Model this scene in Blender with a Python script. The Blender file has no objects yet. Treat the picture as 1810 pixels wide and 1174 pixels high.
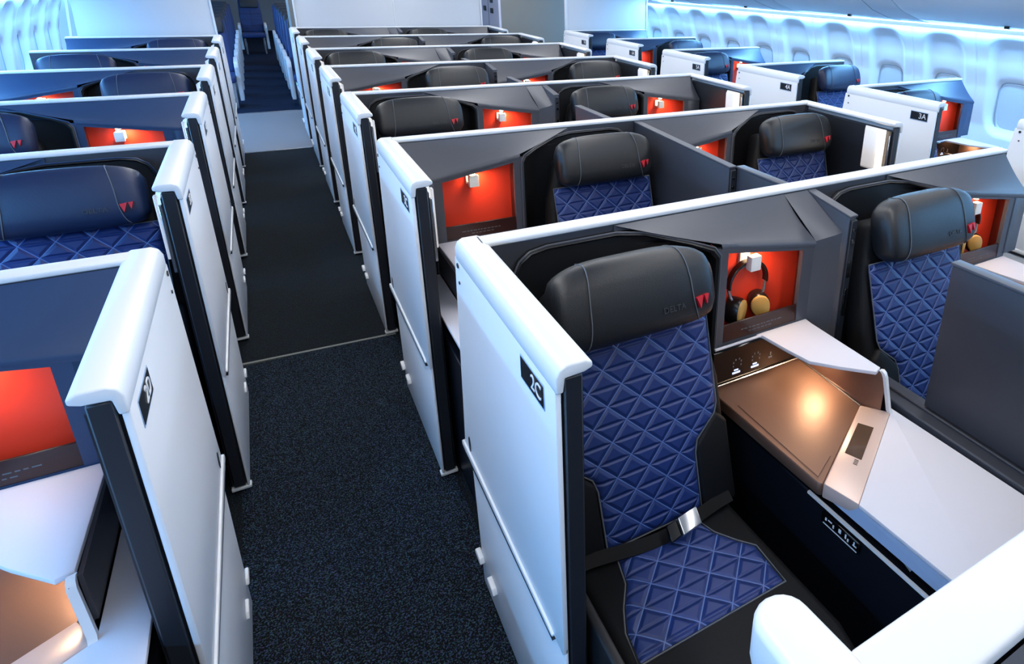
import bpy, bmesh, math, random
from mathutils import Vector, Matrix
random.seed(7)
C = bpy.context.scene.collection
PI = math.pi

# ------------------------------------------------------------------ materials
def srgb(r, g, b):
    f = lambda c: (c/255/12.92) if c/255 <= .04045 else ((c/255+.055)/1.055)**2.4
    return (f(r), f(g), f(b), 1)
MATS = {}
def mat(name, col, rough=.5, metal=0, emit=None, es=0, coat=0, bump=0, bscale=200, spec=.5):
    m = bpy.data.materials.new(name); m.use_nodes = True
    nt = m.node_tree; b = nt.nodes['Principled BSDF']
    b.inputs['Base Color'].default_value = col
    b.inputs['Roughness'].default_value = rough
    b.inputs['Metallic'].default_value = metal
    b.inputs['Specular IOR Level'].default_value = spec
    b.inputs['Coat Weight'].default_value = coat
    if emit:
        b.inputs['Emission Color'].default_value = emit
        b.inputs['Emission Strength'].default_value = es
    if bump:
        n = nt.nodes.new('ShaderNodeTexNoise'); n.inputs['Scale'].default_value = bscale
        n.inputs['Detail'].default_value = 3
        tc = nt.nodes.new('ShaderNodeTexCoord')
        nt.links.new(tc.outputs['Object'], n.inputs['Vector'])
        bp = nt.nodes.new('ShaderNodeBump'); bp.inputs['Strength'].default_value = bump
        bp.inputs['Distance'].default_value = .002
        nt.links.new(n.outputs['Fac'], bp.inputs['Height'])
        nt.links.new(bp.outputs['Normal'], b.inputs['Normal'])
    MATS[name] = m
    return m
mat('white_plastic', srgb(222, 224, 228), .38, bump=.03, bscale=500)
mat('white_trim', srgb(214, 214, 215), .34)
mat('grey_shell', srgb(72, 74, 82), .42, bump=.08, bscale=700)
mat('blue_lit_shell', srgb(38, 58, 88), .4, bump=.08, bscale=700)  # window-side shells: blue wall light painted into the base colour
mat('blue_lit_leather', srgb(22, 36, 66), .4, bump=.25, bscale=420)  # window-side headrests: leather colour includes painted blue light
mat('dark_panel', srgb(52, 54, 62), .5, bump=.1, bscale=700)
mat('black_edge', srgb(28, 31, 38), .45)
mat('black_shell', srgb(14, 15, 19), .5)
mat('black_leather', srgb(27, 29, 33), .4, bump=.25, bscale=420)
mat('leather_dark', srgb(14, 15, 18), .6, bump=.2, bscale=420, spec=.22)
mat('belt_black', srgb(9, 9, 11), .7, spec=.2)
mat('leather_seam', srgb(92, 96, 102), .6)
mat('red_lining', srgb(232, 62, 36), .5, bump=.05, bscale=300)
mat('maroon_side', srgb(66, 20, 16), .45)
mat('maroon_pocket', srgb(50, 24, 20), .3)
mat('hook_white', srgb(245, 240, 232), .35)
mat('bronze', srgb(128, 96, 80), .42, .5, bump=.1, bscale=800)
mat('rose_strip', srgb(214, 188, 176), .34, .25)
mat('worktop_white', srgb(206, 204, 212), .55)
mat('edge_blue_grey', srgb(150, 170, 200), .3)
mat('cabinet_navy', srgb(14, 17, 25), .35)
mat('gloss_black', srgb(10, 10, 12), .12)
mat('screen_glass', srgb(120, 96, 80), .08, .6)
mat('icon_white', srgb(225, 228, 235), .5)
mat('metal', srgb(190, 192, 196), .25, .9)
mat('emblem_red', srgb(190, 24, 40), .5)
mat('faint_letter', srgb(52, 53, 58), .5)
mat('plate_black', srgb(14, 18, 24), .3)
mat('plate_rim', srgb(150, 175, 205), .3)
mat('wood', srgb(184, 138, 66), .45)
mat('phone_black', srgb(22, 18, 17), .3)
mat('lamp_warm', (1, .8, .55, 1), .5, emit=(1, .78, .5, 1), es=14)
mat('lamp_soft', srgb(226, 224, 226), .4, emit=(1, .92, .82, 1), es=.25)
mat('cove_glow', (1, 1, 1, 1), .5, emit=(.6, .82, 1, 1), es=2)
mat('ceiling_glow', (1, 1, 1, 1), .5, emit=(.94, .97, 1, 1), es=4)
mat('usb_blue', srgb(180, 200, 255), .4, emit=(.6, .7, 1, 1), es=1.0)
mat('sidewall', srgb(222, 232, 240), .45)
mat('sidewall_groove', srgb(150, 175, 196), .5)
mat('shade', srgb(196, 218, 234), .45)
mat('bin_shell', srgb(188, 204, 216), .42)
mat('seam_dark', srgb(70, 84, 98), .6)
mat('bulkhead', srgb(196, 197, 201), .5)
mat('galley_beige', srgb(132, 128, 120), .5)
mat('galley_lilac', srgb(205, 200, 212), .4)
mat('latch_black', srgb(30, 30, 34), .4)
mat('eco_blue', srgb(26, 52, 104), .6, bump=.2, bscale=300)
mat('eco_dark', srgb(40, 42, 48), .5)
mat('mat_grey', srgb(122, 121, 124), .6, bump=.3, bscale=60)
mat('carpet_seam', srgb(116, 118, 112), .8)
mat('ceiling', srgb(200, 203, 208), .6)

def carpet(name, base, fleck, amount):
    m = bpy.data.materials.new(name); m.use_nodes = True
    nt = m.node_tree; N = nt.nodes; L = nt.links; b = N['Principled BSDF']
    b.inputs['Roughness'].default_value = .95; b.inputs['Specular IOR Level'].default_value = .15
    tc = N.new('ShaderNodeTexCoord')
    v = N.new('ShaderNodeTexVoronoi'); v.inputs['Scale'].default_value = 260
    n = N.new('ShaderNodeTexNoise'); n.inputs['Scale'].default_value = 210; n.inputs['Detail'].default_value = 2
    L.new(tc.outputs['Object'], v.inputs['Vector']); L.new(tc.outputs['Object'], n.inputs['Vector'])
    r = N.new('ShaderNodeValToRGB'); r.color_ramp.elements[0].position = .52-amount; r.color_ramp.elements[1].position = .66
    r.color_ramp.elements[0].color = base; r.color_ramp.elements[1].color = fleck
    L.new(n.outputs['Fac'], r.inputs['Fac'])
    mx = N.new('ShaderNodeMix'); mx.data_type = 'RGBA'; mx.blend_type = 'MULTIPLY'; mx.inputs['Factor'].default_value = .6
    L.new(r.outputs['Color'], mx.inputs[6]); L.new(v.outputs['Color'], mx.inputs[7])
    L.new(mx.outputs[2], b.inputs['Base Color'])
    bp = N.new('ShaderNodeBump'); bp.inputs['Strength'].default_value = .6; bp.inputs['Distance'].default_value = .004
    L.new(v.outputs['Distance'], bp.inputs['Height']); L.new(bp.outputs['Normal'], b.inputs['Normal'])
    MATS[name] = m
carpet('carpet_speckled', srgb(8, 12, 17), srgb(66, 84, 104), .03)
carpet('carpet_plain', srgb(20, 25, 29), srgb(48, 57, 66), .02)
carpet('carpet_blue', srgb(16, 32, 58), srgb(36, 58, 92), .02)

def quilt_mat():
    """triangle quilting from three families of stitched lines, in the cushion's own UV metres"""
    m = bpy.data.materials.new('blue_quilt'); m.use_nodes = True
    nt = m.node_tree; N = nt.nodes; L = nt.links; b = N['Principled BSDF']
    b.inputs['Roughness'].default_value = .5
    uv = N.new('ShaderNodeUVMap'); uv.uv_map = 'UVMap'
    def fam(ang, S, off=0.0):
        d = N.new('ShaderNodeVectorMath'); d.operation = 'DOT_PRODUCT'
        d.inputs[1].default_value = (math.cos(ang)/S, math.sin(ang)/S, 0)
        L.new(uv.outputs['UV'], d.inputs[0])
        a = N.new('ShaderNodeMath'); a.operation = 'ADD'; a.inputs[1].default_value = off+100
        L.new(d.outputs['Value'], a.inputs[0])
        f = N.new('ShaderNodeMath'); f.operation = 'FRACT'; L.new(a.outputs[0], f.inputs[0])
        s = N.new('ShaderNodeMath'); s.operation = 'SUBTRACT'; s.inputs[1].default_value = .5; L.new(f.outputs[0], s.inputs[0])
        ab = N.new('ShaderNodeMath'); ab.operation = 'ABSOLUTE'; L.new(s.outputs[0], ab.inputs[0])
        r = N.new('ShaderNodeMath'); r.operation = 'SUBTRACT'; r.inputs[0].default_value = .5; L.new(ab.outputs[0], r.inputs[1])
        return r          # 0 on the stitched line, .5 midway
    al = math.atan2(.047, .047); SD = .094*math.cos(al)
    A, B_, D = fam(R(90), .047), fam(al, SD), fam(PI-al, SD)
    mn1 = N.new('ShaderNodeMath'); mn1.operation = 'MINIMUM'; L.new(B_.outputs[0], mn1.inputs[0]); L.new(D.outputs[0], mn1.inputs[1])
    mn = N.new('ShaderNodeMath'); mn.operation = 'MINIMUM'; L.new(A.outputs[0], mn.inputs[0]); L.new(mn1.outputs[0], mn.inputs[1])
    # puffed height
    hr = N.new('ShaderNodeMapRange'); hr.interpolation_type = 'SMOOTHSTEP'
    hr.inputs['From Min'].default_value = 0; hr.inputs['From Max'].default_value = .17
    L.new(mn.outputs[0], hr.inputs['Value'])
    bp = N.new('ShaderNodeBump'); bp.inputs['Strength'].default_value = .75; bp.inputs['Distance'].default_value = .006
    L.new(hr.outputs[0], bp.inputs['Height']); L.new(bp.outputs['Normal'], b.inputs['Normal'])
    # pale thread on the two diagonal families only
    tr = N.new('ShaderNodeMapRange'); tr.inputs['From Min'].default_value = .010; tr.inputs['From Max'].default_value = .024
    tr.inputs['To Min'].default_value = 1; tr.inputs['To Max'].default_value = 0
    L.new(mn1.outputs[0], tr.inputs['Value'])
    mx = N.new('ShaderNodeMix'); mx.data_type = 'RGBA'
    mx.inputs[6].default_value = srgb(23, 46, 104); mx.inputs[7].default_value = srgb(86, 112, 168)
    L.new(tr.outputs[0], mx.inputs['Factor']); L.new(mx.outputs[2], b.inputs['Base Color'])
    MATS['blue_quilt'] = m
R = math.radians
quilt_mat()

# ------------------------------------------------------------------ mesh helpers
class MB:
    def __init__(s): s.bm = bmesh.new(); s.uvl = None
    def box(s, x0, x1, y0, y1, z0, z1):
        return s.hexa([(x0, y0, z0), (x1, y0, z0), (x1, y1, z0), (x0, y1, z0), (x0, y0, z1), (x1, y0, z1), (x1, y1, z1), (x0, y1, z1)])
    def hexa(s, P):
        v = [s.bm.verts.new(p) for p in P]
        for f in ((3, 2, 1, 0), (4, 5, 6, 7), (0, 1, 5, 4), (1, 2, 6, 5), (2, 3, 7, 6), (3, 0, 4, 7)):
            s.bm.faces.new([v[i] for i in f])
        return s
    def prism(s, poly, fn, a, b):
        """poly: 2-D outline, fn(p, q, t) -> xyz, extruded from t=a to t=b"""
        lo = [s.bm.verts.new(fn(p, q, a)) for p, q in poly]; hi = [s.bm.verts.new(fn(p, q, b)) for p, q in poly]
        n = len(poly)
        s.bm.faces.new(lo[::-1]); s.bm.faces.new(hi)
        for i in range(n): s.bm.faces.new((lo[i], lo[(i+1) % n], hi[(i+1) % n], hi[i]))
        return s
    def grid(s, rows, close_u=False, caps=False):
        V = [[s.bm.verts.new(p) for p in r] for r in rows]
        for i in range(len(V)-1):
            n = len(V[i])
            for j in range(n if close_u else n-1):
                s.bm.faces.new((V[i][j], V[i][(j+1) % n], V[i+1][(j+1) % n], V[i+1][j]))
        if caps:
            s.bm.faces.new(V[0][::-1]); s.bm.faces.new(V[-1])
        return s
    def tube(s, pts, r, n=8, closed=False):
        pts = [Vector(p) for p in pts]; rows = []
        for i, p in enumerate(pts):
            a = pts[max(i-1, 0)]; b = pts[min(i+1, len(pts)-1)]
            t = (b-a).normalized(); u = t.orthogonal().normalized() if i == 0 else (prev-t*prev.dot(t)).normalized()
            prev = u; w = t.cross(u); rr = r[i] if isinstance(r, (list, tuple)) else r
            rows.append([p+u*math.cos(2*PI*k/n)*rr+w*math.sin(2*PI*k/n)*rr for k in range(n)])
        return s.grid(rows, True, True)
    def cyl(s, c, axis, r, h, n=20):
        c = Vector(c); ax = Vector(axis).normalized()
        return s.tube([c, c+ax*h], r, n)
    def mesh(s, name, m, bevel=0, seg=2, ang=35, smooth=40, uvf=None):
        bm = s.bm
        bmesh.ops.recalc_face_normals(bm, faces=bm.faces)
        if bevel:
            es = [e for e in bm.edges if len(e.link_faces) == 2 and e.calc_face_angle(0) > R(ang)]
            bmesh.ops.bevel(bm, geom=es, offset=bevel, segments=seg, profile=.5, affect='EDGES', clamp_overlap=True)
        if uvf:
            l = bm.loops.layers.uv.new('UVMap')
            for f in bm.faces:
                for lp in f.loops: lp[l].uv = uvf(lp.vert.co)
        me = bpy.data.meshes.new(name); bm.to_mesh(me); bm.free()
        me.materials.append(MATS[m])
        if smooth:
            me.shade_smooth(); me.set_sharp_from_angle(angle=R(smooth))
        return me
def box(x0, x1, y0, y1, z0, z1): return MB().box(x0, x1, y0, y1, z0, z1)
_txt = {}
def text_mesh(t, size, m, depth=.0006):
    k = (t, size, m)
    if k in _txt: return _txt[k]
    cu = bpy.data.curves.new('lettering', 'FONT'); cu.body = t; cu.size = size; cu.extrude = depth
    cu.align_x = 'CENTER'; cu.align_y = 'CENTER'
    o = bpy.data.objects.new('lettering_tmp', cu); C.objects.link(o)
    bpy.context.view_layer.update()
    me = bpy.data.meshes.new_from_object(o.evaluated_get(bpy.context.evaluated_depsgraph_get()))
    bpy.data.objects.remove(o); me.name = 'lettering'; me.materials.clear(); me.materials.append(MATS[m])
    _txt[k] = me
    return me

# ------------------------------------------------------------------ objects
def link(o, parent=None, label=None):
    C.objects.link(o)
    if parent: o.parent = parent
    if label: o['label'] = label
    return o
def thing(name, label, cat, loc=(0, 0, 0), group=None, mesh=None):
    o = link(bpy.data.objects.new(name, mesh)); o.location = loc
    o['label'] = label; o['category'] = cat; o['kind'] = 'thing'
    if group: o['group'] = group
    return o
def part(name, mesh, parent, label=None, loc=None, rot=None):
    o = link(bpy.data.objects.new(name, mesh), parent, label)
    if loc: o.location = loc
    if rot: o.rotation_euler = rot
    return o
def struct(name, mesh, loc=(0, 0, 0)):
    o = link(bpy.data.objects.new(name, mesh)); o.location = loc; o['kind'] = 'structure'
    return o
class Kit:
    """parts of one kind of thing: built once, then placed as individual objects"""
    def __init__(s): s.p = []
    def add(s, name, mesh, under=None, label=None, loc=None, rot=None, skip=None):
        s.p.append((name, mesh, under, label, loc, rot)); return len(s.p)-1
    def place(s, name, label, cat, loc, group=None):
        t = thing(name, label, cat, loc, group); made = []
        for (n, me, un, lb, lc, rt) in s.p:
            made.append(part(n, me, made[un] if un is not None else t, lb, lc, rt))
        return t, made
def area(name, parent, loc, rot, size, power, col, size_y=None, spread=None):
    l = bpy.data.lights.new(name, 'AREA'); l.energy = power; l.color = col; l.size = size
    if size_y: l.shape = 'RECTANGLE'; l.size_y = size_y
    if spread: l.spread = spread
    o = bpy.data.objects.new(name, l); C.objects.link(o); o.location = loc; o.rotation_euler = rot
    if parent: o.parent = parent
    return o

# ------------------------------------------------------------------ layout (metres, camera above the aisle at the origin)
PITCH = 1.2018; Y2 = 1.5396
YC = lambda i: Y2+(i-2)*PITCH
YL = lambda i: YC(i)+.273
YR = lambda i: YC(i)+.317
W = 1.106
XCL, XCR, XLL, XRL = .414, 1.54, -1.436, 3.434
TOP = 1.2
ORD = {2: 'nearest', 3: 'second', 4: 'third', 5: 'fourth', 6: 'fifth', 7: 'sixth', 8: 'seventh'}

# ------------------------------------------------------------------ suite shell (hood, headrest recess, lit niche)
def shell_kit(m, fin=True, tone='grey_shell'):
    U = (lambda u: u) if m > 0 else (lambda u: W-u)
    k = Kit()
    P = lambda u, v, z: (U(u), v, z)
    UT, UL = (.986, 1.02) if fin else (1.100, 1.098)     # where the hood ends: at the fin, or at the side wall
    ZL = .062*(UL-.64)/.38
    # hood: a skin swept from the cap line down to the lip above the niche
    rows = []
    NS, NU = 10, 16
    for s in range(NS+1):
        t = s/NS; r = []
        for j in range(NU+1):
            a = j/NU
            top = Vector((.36+(UT-.36)*a, -.053, 1.184))
            # lip curve: follows the recess rim at the seat side, straight over the niche
            lip = Vector((.64+(UL-.64)*a, -.185, 1.122-ZL*a))
            p = top.lerp(lip, t); p.z -= .010*math.sin(PI*t)*(.3+.7*a)
            r.append(P(*p))
        rows.append(r)
    # lip turns down
    r1 = [P(.64+(UL-.64)*j/NU, -.190, 1.113-ZL*j/NU) for j in range(NU+1)]
    r2 = [P(.645+(UL-.650)*j/NU, -.186, 1.100-ZL*j/NU) for j in range(NU+1)]
    r3 = [P(.645+(UL-.650)*j/NU, -.095, 1.100-ZL*j/NU) for j in range(NU+1)]
    r4 = [P(.36+(UT-.36)*j/NU, -.053, 1.125-.03*j/NU) for j in range(NU+1)]
    mb = MB().grid(rows+[r1, r2, r3, r4, rows[0]])
    k.add('hood', mb.mesh('hood', tone, smooth=50))
    # valley and wing beside the niche
    if fin:
        mb = MB()
        apex = P(.986, -.053, 1.183); lipR = P(1.02, -.185, 1.060); lipR2 = P(1.015, -.186, 1.038)
        vy = P(1.074, -.21, 1.078); fin = P(1.098, -.052, 1.183); finv = P(1.098, -.225, 1.09)
        bm = mb.bm; v = [bm.verts.new(q) for q in (apex, lipR, vy, finv, fin)]
        bm.faces.new((v[0], v[1], v[2])); bm.faces.new((v[0], v[2], v[3], v[4]))
        a = [bm.verts.new(q) for q in (P(1.015, -.186, .70), P(1.074, -.215, .70), P(1.098, -.228, .70), P(1.098, -.052, .70))]
        b_ = bm.verts.new(lipR2)
        bm.faces.new((v[1], b_, a[0], a[1], v[2])); bm.faces.new((v[2], a[1], a[2], v[3])); bm.faces.new((v[3], a[2], a[3], v[4]))
        k.add('side_wing', mb.mesh('side_wing', tone, smooth=30))
    else:
        mb = MB(); mb.hexa([P(1.0, -.186, .79), P(1.100, -.186, .79), P(1.100, -.052, .79), P(1.0, -.17, .79), P(1.0, -.186, 1.05), P(1.100, -.186, 1.034), P(1.100, -.052, 1.09), P(1.0, -.17, 1.05)])
        k.add('side_wing', mb.mesh('side_wing', tone, .002, 1))
    # frame round the niche
    mb = MB()
    def slab(u0, u1, z0a, z0b, z1a, z1b, v0=-.186, v1=-.17):
        mb.hexa([P(u0, v0, z0a), P(u1, v0, z0b), P(u1, v1, z0b), P(u0, v1, z0a), P(u0, v0, z1a), P(u1, v0, z1b), P(u1, v1, z1b), P(u0, v1, z1a)])
    slab(.628, .668, .60, .60, 1.108, 1.104)
    slab(.668, .968, .60, .60, .785, .785)
    slab(.968, 1.016, .60, .60, 1.055, 1.046)
    slab(.668, .968, 1.088, 1.039, 1.104, 1.055)
    k.add('niche_frame', mb.mesh('niche_frame', tone))
    # recess: horseshoe band round the headrest
    path = [(.056, .46), (.056, 1.06), (.061, 1.10), (.078, 1.136), (.108, 1.158), (.155, 1.167), (.36, 1.167), (.44, 1.159), (.50, 1.145), (.56, 1.131), (.62, 1.114), (.636, 1.09), (.636, .60)]
    dep = [.066, .066, .066, .066, .066, .066, .066, .084, .116, .147, .182, .19, .19]
    inn = [(.066, .46), (.066, 1.056), (.071, 1.094), (.086, 1.127), (.113, 1.147), (.157, 1.155), (.358, 1.155), (.436, 1.148), (.495, 1.134), (.553, 1.120), (.605, 1.101), (.62, 1.08), (.62, .60)]
    rows = []
    for (u, z), (ui, zi), d in zip(path, inn, dep):
        rows.append([P(u, -.05, z), P(u, -d, z), P((u+ui)/2, -d-.006, (z+zi)/2), P(ui, -d, zi), P(ui, -.05, zi)])
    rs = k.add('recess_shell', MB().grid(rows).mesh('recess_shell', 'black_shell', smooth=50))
    k.add('rim', MB().tube([r[1] for r in rows], .0032, 6).mesh('rim', tone), rs)  # bevel highlight along the black rim, put in as a paler tube
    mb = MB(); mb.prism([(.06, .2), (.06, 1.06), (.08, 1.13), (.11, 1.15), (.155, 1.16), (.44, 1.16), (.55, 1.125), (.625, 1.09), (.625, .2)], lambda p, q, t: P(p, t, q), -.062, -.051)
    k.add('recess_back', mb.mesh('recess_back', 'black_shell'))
    # niche
    mb = MB(); mb.hexa([P(.66, -.106, .785), P(1.03, -.106, .785), P(1.03, -.10, .785), P(.66, -.10, .785), P(.66, -.106, 1.092), P(1.03, -.106, 1.032), P(1.03, -.10, 1.032), P(.66, -.10, 1.092)])
    nb = k.add('niche_back', mb.mesh('niche_back', 'red_lining'), label='orange red niche lining')
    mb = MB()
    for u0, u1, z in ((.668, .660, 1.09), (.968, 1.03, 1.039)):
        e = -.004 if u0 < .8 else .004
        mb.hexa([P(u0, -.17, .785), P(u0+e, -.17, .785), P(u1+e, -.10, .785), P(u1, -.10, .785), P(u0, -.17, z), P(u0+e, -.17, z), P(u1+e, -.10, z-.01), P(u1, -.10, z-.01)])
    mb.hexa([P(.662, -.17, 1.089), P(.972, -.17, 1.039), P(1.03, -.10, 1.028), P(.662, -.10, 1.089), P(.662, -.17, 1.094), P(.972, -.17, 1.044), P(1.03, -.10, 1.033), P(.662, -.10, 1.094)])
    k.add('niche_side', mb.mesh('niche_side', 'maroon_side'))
    mb = MB(); mb.hexa([P(.67, -.184, .782), P(.969, -.184, .782), P(.969, -.176, .782), P(.67, -.176, .782), P(.67, -.182, .845), P(.969, -.182, .845), P(.969, -.176, .845), P(.67, -.176, .845)])
    pk = k.add('literature_pocket', mb.mesh('literature_pocket', 'maroon_pocket', .002, 1))
    mb = MB()
    rr = random.Random(3)
    for line in range(2):
        u = .74+.03*line
        while u < .89-.03*line:
            w = rr.uniform(.006, .016)
            mb.box(*sorted((U(u), U(u+w))), -.1842, -.1825, .812-.012*line, .815-.012*line); u += w+.005
    k.add('small_print', mb.mesh('small_print', 'leather_seam', smooth=0), pk)
    # headphone hook: bracket plus block
    mb = MB()
    hu = .790 if m > 0 else .835
    mb.box(*sorted((U(hu-.016), U(hu+.016))), -.150, -.106, 1.000, 1.011)
    mb.box(*sorted((U(hu-.020), U(hu+.020))), -.172, -.146, .998, 1.046)
    mb.box(*sorted((U(hu-.020), U(hu+.020))), -.116, -.105, 1.000, 1.046)
    k.add('hook', mb.mesh('hook', 'hook_white', .003, 2), nb, label='white headphone hook')
    mb = MB().cyl(P(hu, -.15, 1.062-.02*(m < 0)-.004), (0, 0, 1), .011, .012)
    k.add('niche_lamp', mb.mesh('niche_lamp', 'lamp_warm'), label='small warm lamp in the niche ceiling')
    return k
SHELL = {(m, f): shell_kit(m, f) for m in (1, -1) for f in (True, False)}
for m in (1, -1): SHELL[m, 'blue'] = shell_kit(m, False, 'blue_lit_shell')  # window blocks: shell colour carries the blue cove light

# ------------------------------------------------------------------ seat (local x = 0 at its centre line, y = 0 at the partition's far face)
def seat_kit(hide='black_leather'):
    k = Kit()
    def bp(x, s, d):
        """backrest plane: s from 0 (bottom) to 1 (z 1.10), d out of the plane"""
        n = Vector((0, -.955, .298)); return Vector((x, -.42+.20*s, .46+.64*s))+n*d
    k.add('seat_base', box(-.27, .27, -.86, -.12, .01, .34).mesh('seat_base', 'black_shell', .02))
    mb = MB(); mb.prism([(-.265, -.08), (.265, -.08), (.27, .5), (.245, .75), (.215, .9), (.19, 1.0), (-.19, 1.0), (-.215, .9), (-.245, .75), (-.27, .5)], lambda p, q, t: bp(p, q, t), -.10, .0)
    k.add('backrest', mb.mesh('backrest', 'leather_dark', .025, 3))
    # side bolsters at the lumbar
    for sg in (-1, 1):
        mb = MB(); mb.prism([(sg*.15, -.02), (sg*.262, -.02), (sg*.262, .33), (sg*.225, .38), (sg*.15, .27)], lambda p, q, t: bp(p, q, t), -.01, .022)
        k.add('bolster', mb.mesh('bolster', 'leather_dark', .012, 3))
    out = [(-.145, .0), (.145, .0), (.148, .24), (.158, .29), (.225, .375), (.235, .42), (.238, .80), (-.238, .80), (-.235, .42), (-.225, .375), (-.158, .29), (-.148, .24)]
    def front(poly, q0, n=46, m=60, puff=.012, edge=.02):
        """cushion skin over an outline: rows across, edges rounded off"""
        zs = [min(p[1] for p in poly), max(p[1] for p in poly)]
        rows = []
        for i in range(m+1):
            s = zs[0]+(zs[1]-zs[0])*(.0005+.999*i/m)
            xs = []
            for a, b in zip(poly, poly[1:]+poly[:1]):
                if (a[1]-s)*(b[1]-s) < 0: xs.append(a[0]+(b[0]-a[0])*(s-a[1])/(b[1]-a[1]))
            if len(xs) < 2: continue
            x0, x1 = min(xs), max(xs); es = min(s-zs[0], zs[1]-s)*q0
            row = []
            for j in range(n+1):
                x = x0+(x1-x0)*j/n; e = min(x-x0, x1-x, es)
                h = puff*min(1, math.sqrt(max(e, 0)/edge)) if e < edge else puff
                row.append((x, s, h))
            rows.append(row)
        return rows
    rows = [[bp(x, s, h+.012) for x, s, h in r] for r in front(out, .67)]
    mb = MB().grid(rows)
    k.add('back_cushion', mb.mesh('back_cushion', 'blue_quilt', uvf=lambda c: (c.x, (c.z-.46)*1.047)), label='blue quilted back panel')
    mb = MB().tube([bp(x, s, .016) for x, s in out+out[:1]], .0022, 6)
    k.add('piping', mb.mesh('piping', 'leather_seam'), 4)
    # headrest
    rows = []
    NX = 28; HW = .222
    for i in range(NX+1):
        a = -1+2*i/NX; x = HW*a
        e = (1-abs(a)**4)**.5 if abs(a) < 1 else 0
        f = .55+.45*e
        wing = .016*max(0, (abs(a)-.62)/.38)**1.5
        sec = []
        for j in range(22):
            th = 2*PI*j/22; cs, sn = math.cos(th), math.sin(th)
            hh = .107*f if True else 0; dd = .062*f
            q = abs(cs)**.62*(1 if cs > 0 else -1)*dd; w = abs(sn)**.62*(1 if sn > 0 else -1)*hh
            sec.append(bp(x, .955+w/.67-.015*abs(a)**3, .052+q+wing*.6))
        rows.append(sec)
    hr = k.add('headrest', MB().grid(rows, True, True).mesh('headrest', hide, smooth=60), label='black leather headrest' if hide == 'black_leather' else 'leather headrest tinted with painted blue light')
    def hseam(x0, x1):
        pts = []
        for j in range(15):
            x = x0+(x1-x0)*(1-j/14)**1.5
            a = x/HW; e = (1-abs(a)**4)**.5; f = .55+.45*e; wing = .016*max(0, (abs(a)-.62)/.38)**1.5
            th = R(-70+175*j/14); cs, sn = math.cos(th), math.sin(th)
            q = abs(cs)**.62*(1 if cs > 0 else -1)*.0632*f; w = abs(sn)**.62*(1 if sn > 0 else -1)*.1075*f
            pts.append(bp(x, .955+w/.67-.015*abs(a)**3, .0525+q+wing*.6))
        return pts
    k.add('seam', MB().tube(hseam(-.128, -.152), .0015, 6).mesh('seam', 'leather_seam'), hr)
    k.add('seam', MB().tube(hseam(.122, .168), .0015, 6).mesh('seam', 'leather_seam'), hr)
    # red emblem: two triangles hanging from a short bar
    mb = MB()
    for tri in ([(.150, .905), (.171, .910), (.160, .862)], [(.174, .910), (.188, .912), (.180, .874)]):
        mb.prism(tri, lambda p, q, t: bp(p, q, t), .108, .1195)
    k.add('emblem', mb.mesh('emblem', 'emblem_red', smooth=0), hr, label='small red emblem')
    o = bp(.085, .885, .1146)
    k.add('lettering', text_mesh('DELTA', .022, 'faint_letter'), hr, loc=tuple(o), rot=(R(90-17), 0, 0), label='faint dark embossed lettering')
    # seat pan
    mb = MB(); mb.prism([(-.235, -.40), (-.24, -.86), (-.22, -.93), (-.17, -.955), (.19, -.955), (.23, -.93), (.245, -.86), (.235, -.40)], lambda p, q, t: (p, q, t), .34, .452)
    sp = k.add('seat_cushion', mb.mesh('seat_cushion', 'leather_dark', .022, 3))
    outc = [(-.13, -.46), (.12, -.46), (.135, -.51), (.17, -.56), (.205, -.60), (.20, -.72), (-.215, -.72), (-.205, -.64), (-.18, -.585), (-.145, -.53)]
    rows = [[(x, s, .447+h) for x, s, h in r] for r in front(outc, 1)]
    k.add('quilted_insert', MB().grid(rows).mesh('quilted_insert', 'blue_quilt', uvf=lambda c: (c.x, c.y)), sp, label='blue quilted seat insert')
    mb = MB().tube([(x, s, .4525) for x, s in outc+outc[:1]], .002, 6)
    k.add('piping', mb.mesh('piping', 'leather_seam'), sp)
    # armrest beside the aisle side, belt and buckle
    mb = MB(); mb.prism([(-.86, .50), (-.84, .53), (-.46, .53), (-.44, .50), (-.44, .40), (-.86, .40)], lambda p, q, t: (t, p, q), -.286, -.262)
    k.add('armrest', mb.mesh('armrest', 'black_shell', .006, 2))
    rows = []
    for j in range(13):
        x = -.235+.47*j/12; z = .482-.010*math.sin(PI*j/12); y = -.458+.012*math.cos(PI*j/12*2)
        rows.append([(x, y-.014, z-.012), (x, y+.014, z+.006), (x, y+.015, z+.003), (x, y-.013, z-.015)])
    bl = k.add('seat_belt', MB().grid(rows, True, True).mesh('seat_belt', 'belt_black'))
    mb = MB(); mb.hexa([(.035, -.505, .480), (.095, -.500, .486), (.10, -.462, .506), (.04, -.467, .502), (.035, -.512, .496), (.095, -.507, .503), (.10, -.468, .523), (.04, -.473, .518)])
    k.add('buckle', mb.mesh('buckle', 'metal', .003, 2), bl, label='silver belt buckle')
    mb = MB(); mb.hexa([(.0, -.506, .478), (.032, -.502, .482), (.036, -.466, .502), (.004, -.470, .498), (.0, -.510, .486), (.032, -.506, .491), (.036, -.470, .511), (.004, -.474, .507)])
    k.add('buckle_tongue', mb.mesh('buckle_tongue', 'gloss_black', .002, 1), bl)
    return k
SEAT = {'C': seat_kit(), 'L': seat_kit('blue_lit_leather')}; SEAT['R'] = SEAT['L']  # window seats: blue cove light is tinted into the headrest

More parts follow.
